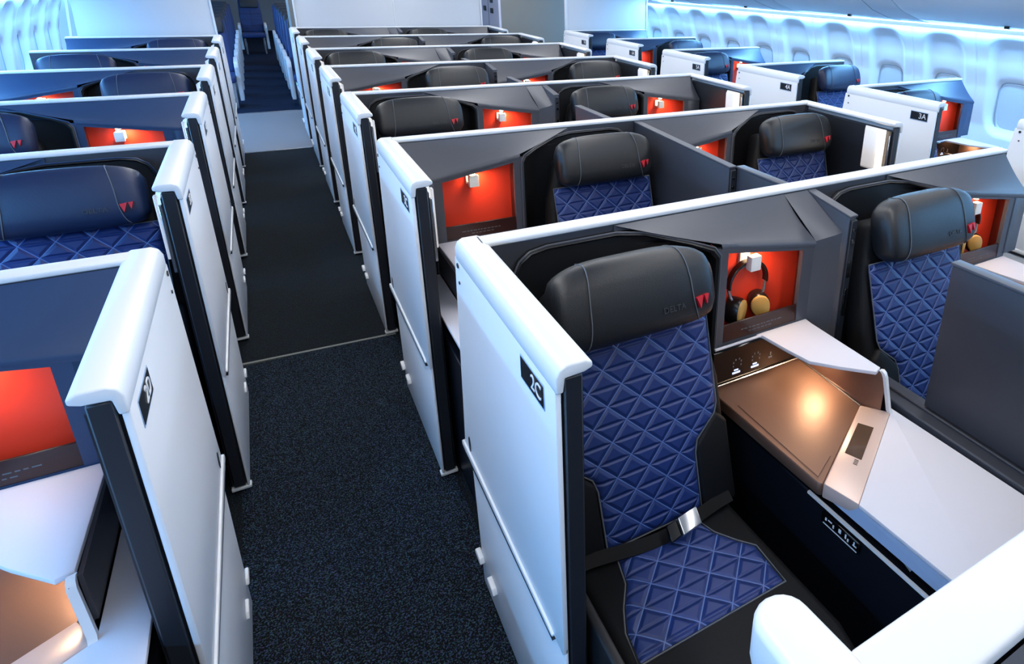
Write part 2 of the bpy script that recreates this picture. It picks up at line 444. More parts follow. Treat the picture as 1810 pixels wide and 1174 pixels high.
# ------------------------------------------------------------------ console
def console_kit(m, fin=True):
    U = (lambda u: u) if m > 0 else (lambda u: W-u)
    k = Kit(); P = lambda u, v, z: (U(u), v, z)
    bx = lambda u0, u1, v0, v1, z0, z1: box(*sorted((U(u0), U(u1))), v0, v1, z0, z1)
    V1 = -1.13
    mb = MB(); mb.prism([(.645, -.19), (1.095, -.19), (1.095, V1), (.655, V1)], lambda p, q, t: P(p, q, t), .01, .575)
    cab = k.add('cabinet', mb.mesh('cabinet', 'cabinet_navy', .004, 1))
    mb = MB(); mb.prism([(.640, -.62), (.648, -.62), (.658, V1), (.650, V1)], lambda p, q, t: P(p, q, t), .575, .582)
    k.add('trim_line', mb.mesh('trim_line', 'white_trim'), cab, label='thin bright trim along the cabinet top')
    # recessed bronze tray with hinged lid, panel standing behind it
    mb = MB(); mb.prism([(.622, -.188), (1.0, -.188), (.985, -.48), (.975, -.485), (.643, -.665), (.635, -.655)], lambda p, q, t: P(p, q, t), .60, .638)
    tr = k.add('tray', mb.mesh('tray', 'bronze', .003, 1), label='bronze tray surface')
    mb = MB(); mb.prism([(.650, -.302), (.733, -.305), (.735, -.60), (.650, -.64)], lambda p, q, t: P(p, q, t), .638, .6405)
    k.add('lid', mb.mesh('lid', 'bronze', .001, 1), tr)
    mb = MB(); mb.prism([(.99, -.20), (1.0, -.20), (.992, -.48), (1.003, -.536), (.996, -.542), (.980, -.488)], lambda p, q, t: P(p, q, t), .63, .770)
    k.add('back_panel', mb.mesh('back_panel', 'bronze'), label='upright bronze panel under the ledge')
    mb = MB().tube([P(.992, -.2, .641), P(.974, -.487, .641)], .0025, 6)
    k.add('seam_trim', mb.mesh('seam_trim', 'metal'), tr)
    # power panel
    pp = k.add('power_panel', bx(.622, 1.0, -.205, -.187, .645, .772).mesh('power_panel', 'gloss_black', .003, 1))
    k.add('top_rail', MB().tube([P(.632, -.197, .778), P(.815, -.197, .778)], .0045, 6).mesh('top_rail', 'worktop_white'), pp)
    k.add('panel_rail', MB().tube([P(.630, -.208, .660), P(.640, -.21, .653), P(.985, -.21, .653)], .0028, 6).mesh('panel_rail', 'metal'), pp)
    for u in (.70, .775):
        mb = MB()
        mb.box(*sorted((U(u), U(u+.03))), -.2068, -.205, .675, .681)
        mb.box(*sorted((U(u+.006), U(u+.022))), -.2068, -.205, .686, .690)
        k.add('usb_port', mb.mesh('usb_port', 'usb_blue', smooth=0), pp)
        mb = MB()
        for a, b in ((.0, .70), (.0, .713), (.03, .70), (.03, .713), (.008, .722), (.022, .722)):
            mb.box(*sorted((U(u+a), U(u+a+.004))), -.2064, -.205, b, b+.006)
        k.add('socket', mb.mesh('socket', 'leather_seam', smooth=0), pp)
    mb = MB(); mb.box(*sorted((U(.845), U(.86))), -.2064, -.205, .690, .696); mb.box(*sorted((U(.85), U(.855))), -.2064, -.205, .70, .712)
    k.add('audio_jack', mb.mesh('audio_jack', 'leather_seam', smooth=0), pp)
    # ledge bent down on to the worktop
    led = [(.668, -.186), (1.012, -.186), (1.004, -.525), (.975, -.535), (.935, -.525), (.875, -.44), (.84, -.385), (.80, -.30), (.668, -.205)]
    led = [(.80, -.188), (1.012, -.188), (1.008, -.22), (1.003, -.512), (.975, -.522), (.90, -.45), (.842, -.385), (.826, -.30), (.814, -.205)]
    mb = MB(); mb.prism(led, lambda p, q, t: P(p, q, t), .770, .782)
    ld = k.add('ledge', mb.mesh('ledge', 'worktop_white', .002, 2), label='white raised ledge')
    mb = MB()
    prof = [(-.525, .7815), (-.534, .777), (-.541, .765), (-.562, .665), (-.575, .648), (-.60, .642)]
    rows = []
    for v, z in prof:
        du = .012*min(1, max(0, (.77-z)/.12))
        rows.append([P(.992+du, v-.004, z), P(1.006+du, v, z), P(1.006+du, v+.011, z-.004), P(.992+du, v+.007, z-.004)])
    mb.grid(rows, True, True)
    k.add('ledge_support', mb.mesh('ledge_support', 'white_trim', smooth=60), ld)
    k.add('outer_panel', bx(1.004, 1.012, -.515, -.19, .657, .769).mesh('outer_panel', 'grey_shell'), ld)
    lamp = k.add('reading_lamp', bx(.93, .97, -.35, -.29, .764, .770).mesh('reading_lamp', 'lamp_warm'), ld, label='warm lamp under the ledge')
    # control strip across the console
    L0, L1, R0, R1 = (.972, -.487), (.640, -.668), (.655, -.770), (1.012, -.565)
    mb = MB(); mb.hexa([P(*L0, .60), P(*L1, .60), P(*R0, .62), P(*R1, .62), P(*L0, .645), P(*L1, .645), P(*R0, .6565), P(*R1, .6565)])
    cs = k.add('control_strip', mb.mesh('control_strip', 'rose_strip', .004, 2), label='rose bronze control strip')
    def on(a, b, h=0):     # a along L->far side (0..1), b across
        p = Vector((*L1, .645)).lerp(Vector((*L0, .645)), a); q = Vector((*R0, .6565)).lerp(Vector((*R1, .6565)), a)
        r = p.lerp(q, b); return (r.x, r.y, r.z+h)
    mb = MB(); mb.hexa([P(*on(a, b, h)) for h in (-.002, .0008) for a, b in ((.38, .18), (.76, .18), (.76, .68), (.38, .68))])
    k.add('touchscreen', mb.mesh('touchscreen', 'screen_glass', smooth=0), cs)
    mb = MB()
    for a in (.31, .325, .34, .355):
        mb.hexa([P(*on(x, y, h)) for h in (-.001, .0006) for x, y in ((a, .5), (a+.006, .5), (a+.006, .62), (a, .62))])
    k.add('small_print', mb.mesh('small_print', 'latch_black', smooth=0), cs)
    # worktop
    wp = [(.655, -.770), (1.012, -.565), (1.03, -.54), (1.045, V1), (.672, V1)] if fin else [(.655, -.770), (1.014, -.565), (1.016, -.21), (1.096, -.21), (1.096, V1), (.672, V1)]
    mb = MB(); mb.prism(wp, lambda p, q, t: P(p, q, t), .644, .656)
    wt = k.add('worktop', mb.mesh('worktop', 'worktop_white', .003, 2), label='white worktop')
    mb = MB(); mb.hexa([P(.648, -.690, .605), P(1.04, -.60, .605), P(1.04, V1, .605), P(.664, V1, .605), P(.655, -.765, .644), P(1.04, -.60, .644), P(1.04, V1, .644), P(.672, V1, .644)])
    k.add('worktop_fascia', mb.mesh('worktop_fascia', 'edge_blue_grey'), wt)
    if fin: k.add('outer_rail', bx(1.046, 1.095, V1, -.235, .577, .668).mesh('outer_rail', 'dark_panel', .004, 1))
    # stowed tray table in the slot and its curved pull
    mb = MB(); mb.prism([(.668, -.86), (.95, -.86), (.95, V1), (.676, V1)], lambda p, q, t: P(p, q, t), .584, .60)
    tt = k.add('tray_table', mb.mesh('tray_table', 'gloss_black', .002, 1))
    mb = MB().tube([P(.662+.004*math.sin(PI*j/12), -.80-.13*j/12, .598+.010*math.sin(PI*j/12)) for j in range(13)], .006, 8)
    k.add('tray_pull', mb.mesh('tray_pull', 'metal'), tt)
    # seat control pad on the seat side
    mb = MB(); mb.hexa([P(.640, -.675, .53), P(.646, -.675, .53), P(.6485, -.80, .53), P(.6425, -.80, .53), P(.640, -.675, .563), P(.646, -.675, .563), P(.6485, -.80, .563), P(.6425, -.80, .563)])
    cp = k.add('seat_controls', mb.mesh('seat_controls', 'gloss_black', .002, 1))
    mb = MB()
    for v, w, z, h in ((-.69, .005, .546, .008), (-.700, .012, .551, .003), (-.716, .004, .542, .009), (-.735, .008, .545, .011), (-.756, .004, .545, .012), (-.764, .004, .542, .008), (-.781, .012, .545, .003), (-.783, .003, .549, .008)):
        mb.hexa([P(.639+.0195*(-.675-y)-.0004*e, y, zz) for zz in (z, z+h) for y, e in ((v, 1), (v-w, 1), (v-w, -2), (v, -2))])
    mb.hexa([P(.6388+.0195*(-.675-y)-.0004*e, y, zz) for zz in (.533, .535) for y, e in ((-.685, 1), (-.795, 1), (-.795, -2), (-.685, -2))])
    k.add('control_icon', mb.mesh('control_icon', 'icon_white', smooth=0), cp)
    return k
CONSOLE = {(m, f): console_kit(m, f) for m in (1, -1) for f in (True, False)}

# ------------------------------------------------------------------ partitions and aisle screens
def partition(x0, x1, y, label, group, z=TOP, depth=.052):
    t = thing('partition', label, 'partition', ((x0+x1)/2, y, 0), group)
    h = (x1-x0)/2
    part('panel', box(-h, h, -depth+.003, -.003, .01, 1.186).mesh('panel', 'dark_panel'), t)
    part('cap', box(-h, h, -depth, .003, 1.185, z).mesh('cap', 'white_trim', .005, 3), t, 'white cap rail')
    return t

def screen_kit(s, L, lamp='lamp_soft'):
    """s=-1: outer face looks to -x, +1: to +x.  origin on the outer face at the partition's far face"""
    k = Kit(); X = lambda d: -s*d
    T = .063
    # outer skin: the far edge leans back, a rib and a joint run along at knee height
    mb = MB(); mb.prism([(-L, .492), (-L, 1.15), (.02, 1.15), (.085, .60), (.10, .492)], lambda p, q, t: (X(t), p, q), 0, .012)
    mb.prism([(-L, .508), (-L, .025), (.02, .025), (.03, .20), (.05, .508)], lambda p, q, t: (X(t), p, q), .004, .012)
    sk = k.add('panel', mb.mesh('panel', 'white_plastic', .003, 2), label='white outer panel')
    mb = MB(); mb.prism([(.10, .490), (.112, .494), (.112, .508), (.10, .514), (-.575, .504), (-.595, .500), (-.595, .493), (-.575, .490)], lambda p, q, t: (X(t), p, q), -.006, .005)
    k.add('rib', mb.mesh('rib', 'white_trim', .003, 2), sk, label='white rib across the panel')
    mb = MB(); mb.prism([(.10, .490), (-.592, .490), (-.592, .479), (.10, .474)], lambda p, q, t: (X(t), p, q), -.004, .005)
    k.add('joint', mb.mesh('joint', 'black_edge'), sk)
    # core and cap
    mb = MB(); mb.prism([(-L+.012, .03), (-L+.012, 1.15), (.0, 1.15), (.04, .55), (.01, .03)], lambda p, q, t: (X(t), p, q), .012, T-.004)
    k.add('core', mb.mesh('core', 'black_edge'))
    mb = MB(); mb.prism([(0, 1.145), (0, 1.178), (.007, 1.193), (.02, TOP), (T-.006, TOP), (T+.008, 1.193), (T+.008, 1.182), (T-.008, 1.176), (.018, 1.174), (.014, 1.145)], lambda p, q, t: (X(p), t, q), -L-.006, .012)
    k.add('cap', mb.mesh('cap', 'white_trim', .004, 3), label='white cap rail')
    mb = MB().box(*sorted((X(.017), X(T-.010))), -L-.002, -L+.014, .03, 1.172)
    k.add('edge_strip', mb.mesh('edge_strip', 'black_edge', .003, 1), label='black edge strip')
    mb = MB().box(*sorted((X(.0), X(T))), -L-.001, -L+.03, .012, .024)
    k.add('foot', mb.mesh('foot', 'white_trim', .002, 1))
    # two holes at the far top, slot, hinge pair near the floor
    mb = MB()
    for y, z, r in ((-.012, 1.135, .007), (-.016, 1.088, .0045)):
        mb.cyl((X(-.001), y, z), (-X(1), 0, 0), r, .002, 12)
    k.add('pin_hole', mb.mesh('pin_hole', 'latch_black'), sk)
    mb = MB(); mb.prism([(.035+.010*math.cos(a), .545+.026*math.sin(a)) for a in [2*PI*i/14 for i in range(14)]], lambda p, q, t: (X(t), p, q), -.0015, .003)
    k.add('slot', mb.mesh('slot', 'latch_black'), sk)
    for y0, y1 in ((-.005, .055), (-.13, -.065)):
        mb = MB(); mb.prism([(y0, .12), (y0+.012, .135), (y1-.01, .14), (y1, .128), (y1, .118), (y0+.01, .112)], lambda p, q, t: (X(t), p, q), -.010 if s < 0 else -.004, .006)
        k.add('hinge', mb.mesh('hinge', 'white_trim', .003, 2), sk)
    # lamp on the inner face
    if not lamp: return k
    ln = -L+.085
    mb = MB(); mb.hexa([(X(T-.004), ln-.045, .93), (X(T-.004), ln+.095, .93), (X(T-.004), ln+.095, 1.155), (X(T-.004), ln-.045, 1.155),
                        (X(T+.016), ln-.03, .945), (X(T+.022), ln+.075, .945), (X(T+.022), ln+.075, 1.14), (X(T+.016), ln-.03, 1.14)])
    lm = k.add('side_lamp', mb.mesh('side_lamp', 'lamp_soft', .003, 1), label='pale faceted lamp on the inner face')
    mb = MB().box(*sorted((X(T+.010), X(T+.019))), ln-.036, ln-.014, .935, 1.15)
    k.add('lamp_strip', mb.mesh('lamp_strip', lamp, .002, 1), lm)
    mb = MB().box(*sorted((X(T-.004), X(T+.006))), -L+.012, -L+.022, .90, 1.13)
    k.add('handle', mb.mesh('handle', 'metal', .002, 1))
    return k
LEN = {'C': .645, 'L': .625, 'R': .70, 'E': .665}
SCREEN = {'C': screen_kit(-1, LEN['C']), 'L': screen_kit(1, LEN['L']), 'R': screen_kit(-1, LEN['R'], None), 'E': screen_kit(1, LEN['E'], 'lamp_warm'), 'C0': screen_kit(-1, LEN['C'], None), 'L0': screen_kit(1, LEN['L'], None)}
def plate(parent, s, L, txt):
    X = lambda d: -s*d
    t0 = -L+.175; t1 = -L+.055
    mb = MB().box(*sorted((X(-.001), X(.004))), t1-.004, t0+.004, 1.074, 1.130)
    p = part('number_plate', mb.mesh('number_plate', 'plate_rim', .001, 1), parent, 'black seat number plate')
    part('plate_face', box(*sorted((X(-.0018), X(.0))), t1, t0, 1.079, 1.126).mesh('plate_face', 'plate_black', smooth=0), p)
    me = text_mesh(txt, .046, 'icon_white')
    y = t1+.036
    o = part('lettering', me, p, 'white seat number '+txt, (X(-.0024), y if s < 0 else y+.045, 1.1025), (R(90), 0, R(-90) if s < 0 else R(90)))

# ------------------------------------------------------------------ privacy divider between the two centre seats
def divider(i):
    y = YC(i); long = (i == 3)
    x = 1.527
    t = thing('privacy_divider', f'dark grey fin between the two centre suites, {ORD[i]} row' if not long else 'long dark grey privacy divider closed between the second row centre suites', 'divider', (x, y, 0), 'centre privacy dividers')
    v1 = -.82 if long else -.245
    mb = MB(); mb.prism([(-.05, .3), (-.05, 1.183), (v1, 1.152), (v1, .3)], lambda p, q, u: (u, p, q), -.019, .012)
    part('fin', mb.mesh('fin', 'grey_shell' if not long else 'dark_panel', .003, 2), t)
    mb = MB(); mb.prism([(-.05, 1.184), (v1-.004, 1.153), (v1-.004, 1.145), (-.05, 1.176)], lambda p, q, u: (u, p, q), -.022, .015)
    part('top_trim', mb.mesh('top_trim', 'grey_shell', .002, 1), t)
    mb = MB().box(-.016, .010, v1-.010, v1, .62, 1.138)
    lt = part('latch_strip', mb.mesh('latch_strip', 'black_edge', .002, 1), t)
    mb = MB()
    for z0, z1 in ((.80, .90), (.94, 1.0), (1.06, 1.075), (1.10, 1.11)): mb.box(-.010, .004, v1-.013, v1-.009, z0, z1)
    part('latch', mb.mesh('latch', 'gloss_black', .001, 1), lt)
    if i >= 7: return
    yo = {3: (-.83, -1.12), 2: (-.613, -1.14)}.get(i, (-.56, -1.14))
    lab = {2: 'wide dark grey sliding panel standing beside the nearest console worktop', 3: 'low dark grey sliding panel just behind the nearest centre partition'}.get(i, f'dark grey sliding panel between the {ORD[i]} row centre seats')
    t = thing('sliding_divider', lab, 'divider', (1.52, y, 0), 'sliding divider panels')
    zt = 1.132 if i != 3 else 1.145
    dx = .03 if i == 3 else 0
    part('panel', box(dx-.012, dx+.022, yo[1], yo[0], .68, zt).mesh('panel', 'dark_panel', .004, 2), t)
    part('top_trim', box(dx-.015, dx+.025, yo[1], yo[0]+.003, zt, zt+.010).mesh('top_trim', 'grey_shell', .003, 2), t)
    part('track', box(dx-.018, dx+.025, -1.14, -.262 if not long else -.835, .60 if i <= 4 else .005, .676).mesh('track', 'dark_panel', .003, 1), t)
    if i == 2:
        part('socket_recess', box(-.0195, -.017, -.79, -.765, .612, .64).mesh('socket_recess', 'gloss_black', .001, 1), t)
        mb = MB(); rr = random.Random(5); v = -.83
        while v > -.90:
            w = rr.uniform(.004, .010); mb.box(-.0188, -.0178, v-w, v, .636, .641); v -= w+.003
        part('small_print', mb.mesh('small_print', 'icon_white', smooth=0), t)

# ------------------------------------------------------------------ headphones
def headphones(xL, Y, label, cx=.794, m=1):
    t = thing('headphones', label, 'headphones', (xL+cx, Y-.131, .858), 'headphones on the niche hooks')
    R_ = .074
    pts = []
    for j in range(25):
        a = R(-8)+R(196)*j/24
        pts.append((R_*math.cos(a), 0, .085+R_*1.0*math.sin(a)))
    rows = []
    for j, p in enumerate(pts):
        a = R(-8)+R(196)*j/24; n = Vector((math.cos(a), 0, math.sin(a))); c = Vector(p)
        rows.append([c-n*.004+Vector((0, -.012, 0)), c+n*.004+Vector((0, -.012, 0)), c+n*.004+Vector((0, .012, 0)), c-n*.004+Vector((0, .012, 0))])
    hb = part('headband', MB().grid(rows, True, True).mesh('headband', 'phone_black', .002, 1), t)
    rows = []
    for j in range(11):
        a = R(62)+R(62)*j/10; n = Vector((math.cos(a), 0, math.sin(a))); c = Vector((R_*math.cos(a), 0, .085+R_*math.sin(a)))-n*.005
        rows.append([c-n*.005+Vector((0, -.011, 0)), c+n*.002+Vector((0, -.011, 0)), c+n*.002+Vector((0, .011, 0)), c-n*.005+Vector((0, .011, 0))])
    part('band_pad', MB().grid(rows, True, True).mesh('band_pad', 'leather_seam', .002, 1), hb)
    for sg, ang in ((-1, 38), (1, -32)):
        M = Matrix.Translation((sg*.047, -.012, .0))@Matrix.Rotation(R(ang)*.75, 4, 'Z')@Matrix.Rotation(R(-sg*14), 4, 'Y')
        def egg(sc, d):
            return [M@Vector((sc*.032*math.cos(a)*(1+.18*math.sin(a)), d, sc*.043*math.sin(a))) for a in [2*PI*i/24 for i in range(24)]]
        mb = MB().grid([egg(.8, .030), egg(1, .026), egg(1.05, .005), egg(1.05, -.012), egg(.96, -.018)], True, True)
        cup = part('ear_cup', mb.mesh('ear_cup', 'phone_black', smooth=50), t)
        mb = MB().grid([egg(.97, -.016), egg(.95, -.022), egg(.84, -.025)], True, True)
        part('wood_cap', mb.mesh('wood_cap', 'wood', smooth=50), cup, 'pale wooden ear cup cap')
        mb = MB().tube([(sg*.074, 0, .074), (sg*.068, -.004, .05), (sg*.058, -.008, .03)], .005, 8)
        part('yoke', mb.mesh('yoke', 'metal'), cup)
    return t

# ------------------------------------------------------------------ place the suites
SIDE = {'CL': 'left half of the centre block', 'CR': 'right half of the centre block', 'L': 'window block left of the aisle', 'R': 'window block by the right wall'}
def half(block, i, xL, Y, m, with_seat=True, with_console=True):
    side = SIDE[block]; o = ORD.get(i, 'front')
    where = 'left' if (m > 0) else 'right'
    fin = (block, m) in (('CL', 1), ('CR', -1)); sfin = (block, m) == ('CL', 1)
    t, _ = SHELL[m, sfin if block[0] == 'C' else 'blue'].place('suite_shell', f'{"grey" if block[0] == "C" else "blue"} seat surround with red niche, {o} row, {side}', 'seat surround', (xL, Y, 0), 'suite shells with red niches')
    lx = .815 if m > 0 else W-.815
    area('niche_light', t, (lx, -.15, 1.046), (0, 0, 0), .035, .62, (1, .66, .38))
    if with_seat:
        sx = xL+(.292 if m > 0 else W-.292)
        SEAT[block[0]].place('suite_chair', f'{"black" if block[0] == "C" else "blue-light-tinted"} leather seat with blue quilted panels, {o} row, {side}', 'seat', (sx, Y, 0), 'quilted suite seats')
    if with_console:
        t, _ = CONSOLE[m, fin].place('console', f'side console with white ledge and worktop, {o} row, {side}', 'console', (xL, Y, 0), 'suite consoles')
        lx = .95 if m > 0 else W-.95
        area('ledge_light', t, (lx, -.32, .762), (0, R(20)*m, 0), .06, 1.1, (1, .72, .46))
for i in range(2, 9):
    Y = YC(i); m = 1 if i % 2 == 0 else -1
    partition(.40, 2.66, Y, f'dark centre partition with white cap rail, {ORD[i]} row from the camera', 'centre partitions')
    half('CL', i, XCL, Y, m, with_console=i <= 4)
    half('CR', i, XCR, Y, m, with_console=i <= 4)
    t, _ = SCREEN['C' if i > 2 else 'C0'].place('aisle_screen', f'white aisle screen numbered {i}C on the centre block, {ORD[i]} row', 'screen', (.351, Y, 0), 'aisle screens of the centre block')
    plate(t, -1, LEN['C'], f'{i}C')
    if i > 2:
        t, _ = SCREEN['E'].place('aisle_screen', f'white aisle screen at right end of the centre block, {ORD[i]} row', 'screen', (2.712, Y, 0), 'aisle screens of the centre block')
    divider(i)
for i in range(2, 8):
    Y = YL(i); m = 1 if i % 2 == 0 else -1
    partition(XLL, -.32, Y, f'partition with white cap rail in the left window block, {ORD[i]} row', 'left block partitions')
    half('L', i, XLL, Y, m, with_seat=i > 2, with_console=i <= 4)
    t, _ = SCREEN['L' if i > 2 else 'L0'].place('aisle_screen', f'white aisle screen numbered {i}D on the left block, {ORD[i]} row', 'screen', (-.267, Y, 0), 'aisle screens of the left block')
    plate(t, 1, LEN['L'], f'{i}D')
for i in range(2, 8):
    Y = YR(i); m = 1 if i % 2 else -1
    t, _ = SCREEN['R'].place('aisle_screen', f'white aisle screen numbered {i}A on the right window block, {ORD[i]} row', 'screen', (3.371, Y, 0), 'aisle screens of the right block')
    plate(t, -1, LEN['R'], f'{i}A')
    if i == 2: continue
    partition(3.43, 4.543, Y, f'partition with white cap rail in the right window block, {ORD[i]} row', 'right block partitions')
    half('R', i, XRL, Y, m, with_console=i <= 4)
headphones(XCL, YC(2), 'dark headphones with wooden cups hanging in the nearest red niche')
headphones(XCR, YC(2), 'dark headphones with wooden cups in the niche at the right edge of the photo')

# front row: only the back of its partition and its rounded end are in view
t = thing('partition', 'white topped front partition crossing the bottom right corner', 'partition', (1.53, .283, 0), 'centre partitions')
part('panel', box(-1.11, 1.11, -.07, -.003, .01, 1.186).mesh('panel', 'dark_panel'), t)
part('cap', box(-1.115, 1.115, -.078, .0, 1.175, TOP).mesh('cap', 'white_trim', .007, 3), t, 'white cap rail')
t = thing('end_post', 'rounded white end of the front partition at bottom centre right', 'partition end', (.351, .283, 0))
prof = [(-.078, 0), (.05, 0)]+[(.06+.032*math.sin(a), .032-.032*math.cos(a)) for a in [PI*j/10 for j in range(11)]]+[(.05, .064), (.0, .070), (-.078, .070)]
mb = MB(); mb.prism([(-.076, .004), (.05, .004)]+[(.058+.028*math.sin(a), .034-.030*math.cos(a)) for a in [PI*j/10 for j in range(11)]]+[(.0, .066), (-.076, .066)], lambda p, q, z: (q, p, z), .03, 1.14)
part('post', mb.mesh('post', 'white_plastic', 0), t)
mb = MB(); mb.prism([(-.078, 0), (.05, 0)]+[(.06+.032*math.sin(a), .034-.034*math.cos(a)) for a in [PI*j/10 for j in range(11)]]+[(.0, .072), (-.078, .072)], lambda p, q, z: (q, p, z), 1.13, TOP)
part('cap', mb.mesh('cap', 'white_trim', .012, 4), t, 'white rounded cap')
SHELL[-1, False].place('suite_shell', 'grey seat surround behind the front partition in the bottom right corner', 'seat surround', (XCL, .257, -.012), 'suite shells with red niches')

# ------------------------------------------------------------------ cabin: floor, walls, ceiling
struct('floor', box(-2.2, 5.4, -2.5, 7.82, -.02, 0).mesh('floor', 'carpet_plain', smooth=0))
o = thing('carpet', 'near black speckled carpet in the front part of the aisle', 'carpet', (0, 0, 0), mesh=box(-.30, .40, -2.4, 3.32, .0, .006).mesh('carpet', 'carpet_speckled', smooth=0)); o['kind'] = 'structure'
mb = MB(); mb.hexa([(-.30, 3.335, .0), (.40, 3.29, .0), (.40, 3.305, .0), (-.30, 3.35, .0), (-.30, 3.335, .008), (.40, 3.29, .008), (.40, 3.305, .008), (-.30, 3.35, .008)])
struct('trim_1', mb.mesh('trim', 'carpet_seam'))
struct('floor_galley', box(-2.2, 5.4, 7.82, 10.1, -.02, .001).mesh('floor_galley', 'mat_grey', smooth=0))
struct('floor_rear', box(-2.2, 5.4, 10.1, 26, -.02, .001).mesh('floor_rear', 'carpet_blue', smooth=0))
struct('trim_2', box(-.4, .5, 7.80, 7.83, 0, .006).mesh('trim', 'metal'))
struct('trim_3', box(-.4, .5, 10.08, 10.11, 0, .006).mesh('trim', 'metal'))

def wx(z):   # curved side wall: how far out from the cabin axis at height z
    pts = [(0, 4.70), (.4, 4.88), (.8, 4.955), (1.1, 4.93), (1.3, 4.88), (1.5, 4.805), (1.56, 4.79)]
    for (a, b), (c, d) in zip(pts, pts[1:]):
        if a <= z <= c:
            t = (z-a)/(c-a); t = t*t*(3-2*t)*.35+t*.65; return b+(d-b)*t
    return pts[-1][1]
WP = .60
def window_mesh(sg, name):
    """one side wall panel with its tall funnel shaped window reveal; sg=+1 right wall, -1 left"""
    NY, NZ = 44, 60; rows = []
    sm = lambda t: (lambda t: t*t*(3-2*t))(max(0, min(1, t)))
    for i in range(NZ+1):
        z = .40+1.115*i/NZ; r = []
        for j in range(NY+1):
            y = -WP/2+WP*j/NY
            # outer funnel
            cz, hz, hy = 1.12, .375, .205
            q = (abs(y)/hy)**3.2+(abs(z-cz)/hz)**4.5
            d = .042*sm((1.12-q)/.8)
            # inner bezel
            q2 = (abs(y)/.150)**4+(abs(z-.965)/.215)**4
            d += .028*sm((1.15-q2)/.35)
            if abs(j-NY/2) == NY/2: d += .006
            r.append((sg*(wx(z)+d), y, z))
        rows.append(r)
    return MB().grid(rows).mesh(name, 'sidewall', smooth=60)
def shade_mesh(sg):
    mb = MB(); rows = []
    for sc, dx in ((1.0, .064), (.96, .056), (.93, .061)):
        rows.append([(sg*(wx(.965+.19*sc*math.sin(a)*min(1, 1))+dx), sc*.128*(abs(math.cos(a))**.5)*(1 if math.cos(a) > 0 else -1), .965+sc*.19*(abs(math.sin(a))**.5)*(1 if math.sin(a) > 0 else -1)) for a in [2*PI*(i+.5)/40 for i in range(40)]])
    mb.grid(rows, True, True)
    return mb.mesh('window_shade', 'shade', smooth=40)
def rim_mesh(sg):
    mb = MB(); pts = [(sg*(wx(.965+.196*math.sin(a))+.057), .134*(abs(math.cos(a))**.5)*(1 if math.cos(a) > 0 else -1), .965+.196*(abs(math.sin(a))**.5)*(1 if math.sin(a) > 0 else -1)) for a in [2*PI*(i+.5)/40 for i in range(41)]]
    return mb.tube(pts, .0035, 6).mesh('window_rim', 'sidewall_groove')
n = 1
AX = 1.5185
for sg, ox, y0, cnt in ((1, 0, 2.24, 13), (-1, 2*AX, 4.4, 10)):
    wm = window_mesh(sg, 'window_panel'); sh = shade_mesh(sg); rm = rim_mesh(sg)
    for k in range(cnt):
        o = struct(f'window_{n}', wm, (ox if sg < 0 else 0, y0+WP*k, 0)); n += 1
        part('window_shade', sh, o); part('window_rim', rm, o)
    side = 'right' if sg > 0 else 'left'
    mx = (lambda x: x) if sg > 0 else (lambda x: 2*AX-x)
    mb = MB()
    mb.grid([[(mx(wx(z)), y, z) for y in (-2.4, 26)] for z in (0, .1, .2, .3, .4)])
    for a, b in ((-2.4, y0-WP/2), (y0+WP*cnt-WP/2, 26)):
        mb.grid([[(mx(wx(z)), y, z) for y in (a, b)] for z in (.4, .7, .9, 1.1, 1.3, 1.515)])
    mb.grid([[(mx(x), y, z) for y in (-2.4, 26)] for x, z in ((4.801, 1.515), (4.797, 1.54), (4.796, 1.566))])
    struct(f'wall_{side}', mb.mesh(f'wall_{side}', 'sidewall'))
    struct(f'trim_cove_{side}', MB().box(*sorted((mx(4.735), mx(4.785))), -2.4, 7.85, 1.560, 1.566).mesh('trim_cove', 'cove_glow'))
    # bins
    prof = [(4.82, 1.565), (4.66, 1.575), (4.50, 1.60), (4.30, 1.66), (4.16, 1.735), (4.10, 1.83), (4.12, 1.96), (4.22, 2.10), (4.40, 2.2), (4.82, 2.2)]
    for k in range(7):
        a = -2.4+k*1.464
        mb = MB(); mb.prism(prof, lambda p, q, t: (mx(p), t, q), a+.004, a+1.460)
        if sg < 0 and a+1.4 < 4: continue
        t = thing('overhead_bin', f'pale overhead bin along the {side} wall, number {k+1} from the front', 'overhead bin', (0, 0, 0), 'overhead bins along the walls')
        part('bin_body', mb.mesh('bin_body', 'bin_shell', .006, 2), t)
        mb = MB().tube([(mx(4.50), a+.70, 1.592), (mx(4.50), a+.74, 1.592)], .010, 8)
        part('latch', mb.mesh('latch', 'latch_black'), t)
        mb = MB().tube([(mx(p), a+.30, q-.0005) for p, q in prof[1:6]], .002, 6)
        part('panel_gap', mb.mesh('panel_gap', 'seam_dark'), t)
mb = MB().box(-2.2, 5.4, -2.5, 26, 2.28, 2.32)
struct('ceiling', mb.mesh('ceiling', 'ceiling', smooth=0))
# ceiling lights over both aisles: housings with glowing diffusers
for nm, x in (('left aisle', .04), ('right aisle', 3.03), ('centre block', 1.52)):
    t = thing('ceiling_light', f'long ceiling light over the {nm}, above the picture', 'ceiling light', (x, 4.5, 2.28), 'ceiling lights')
    part('housing', box(-.17, .17, -6.6, 5.6, -.03, 0).mesh('housing', 'ceiling', .004, 1), t)
    part('diffuser', box(-.14, .14, -6.5, 5.5, -.036, -.028).mesh('diffuser', 'ceiling_glow', smooth=0), t)

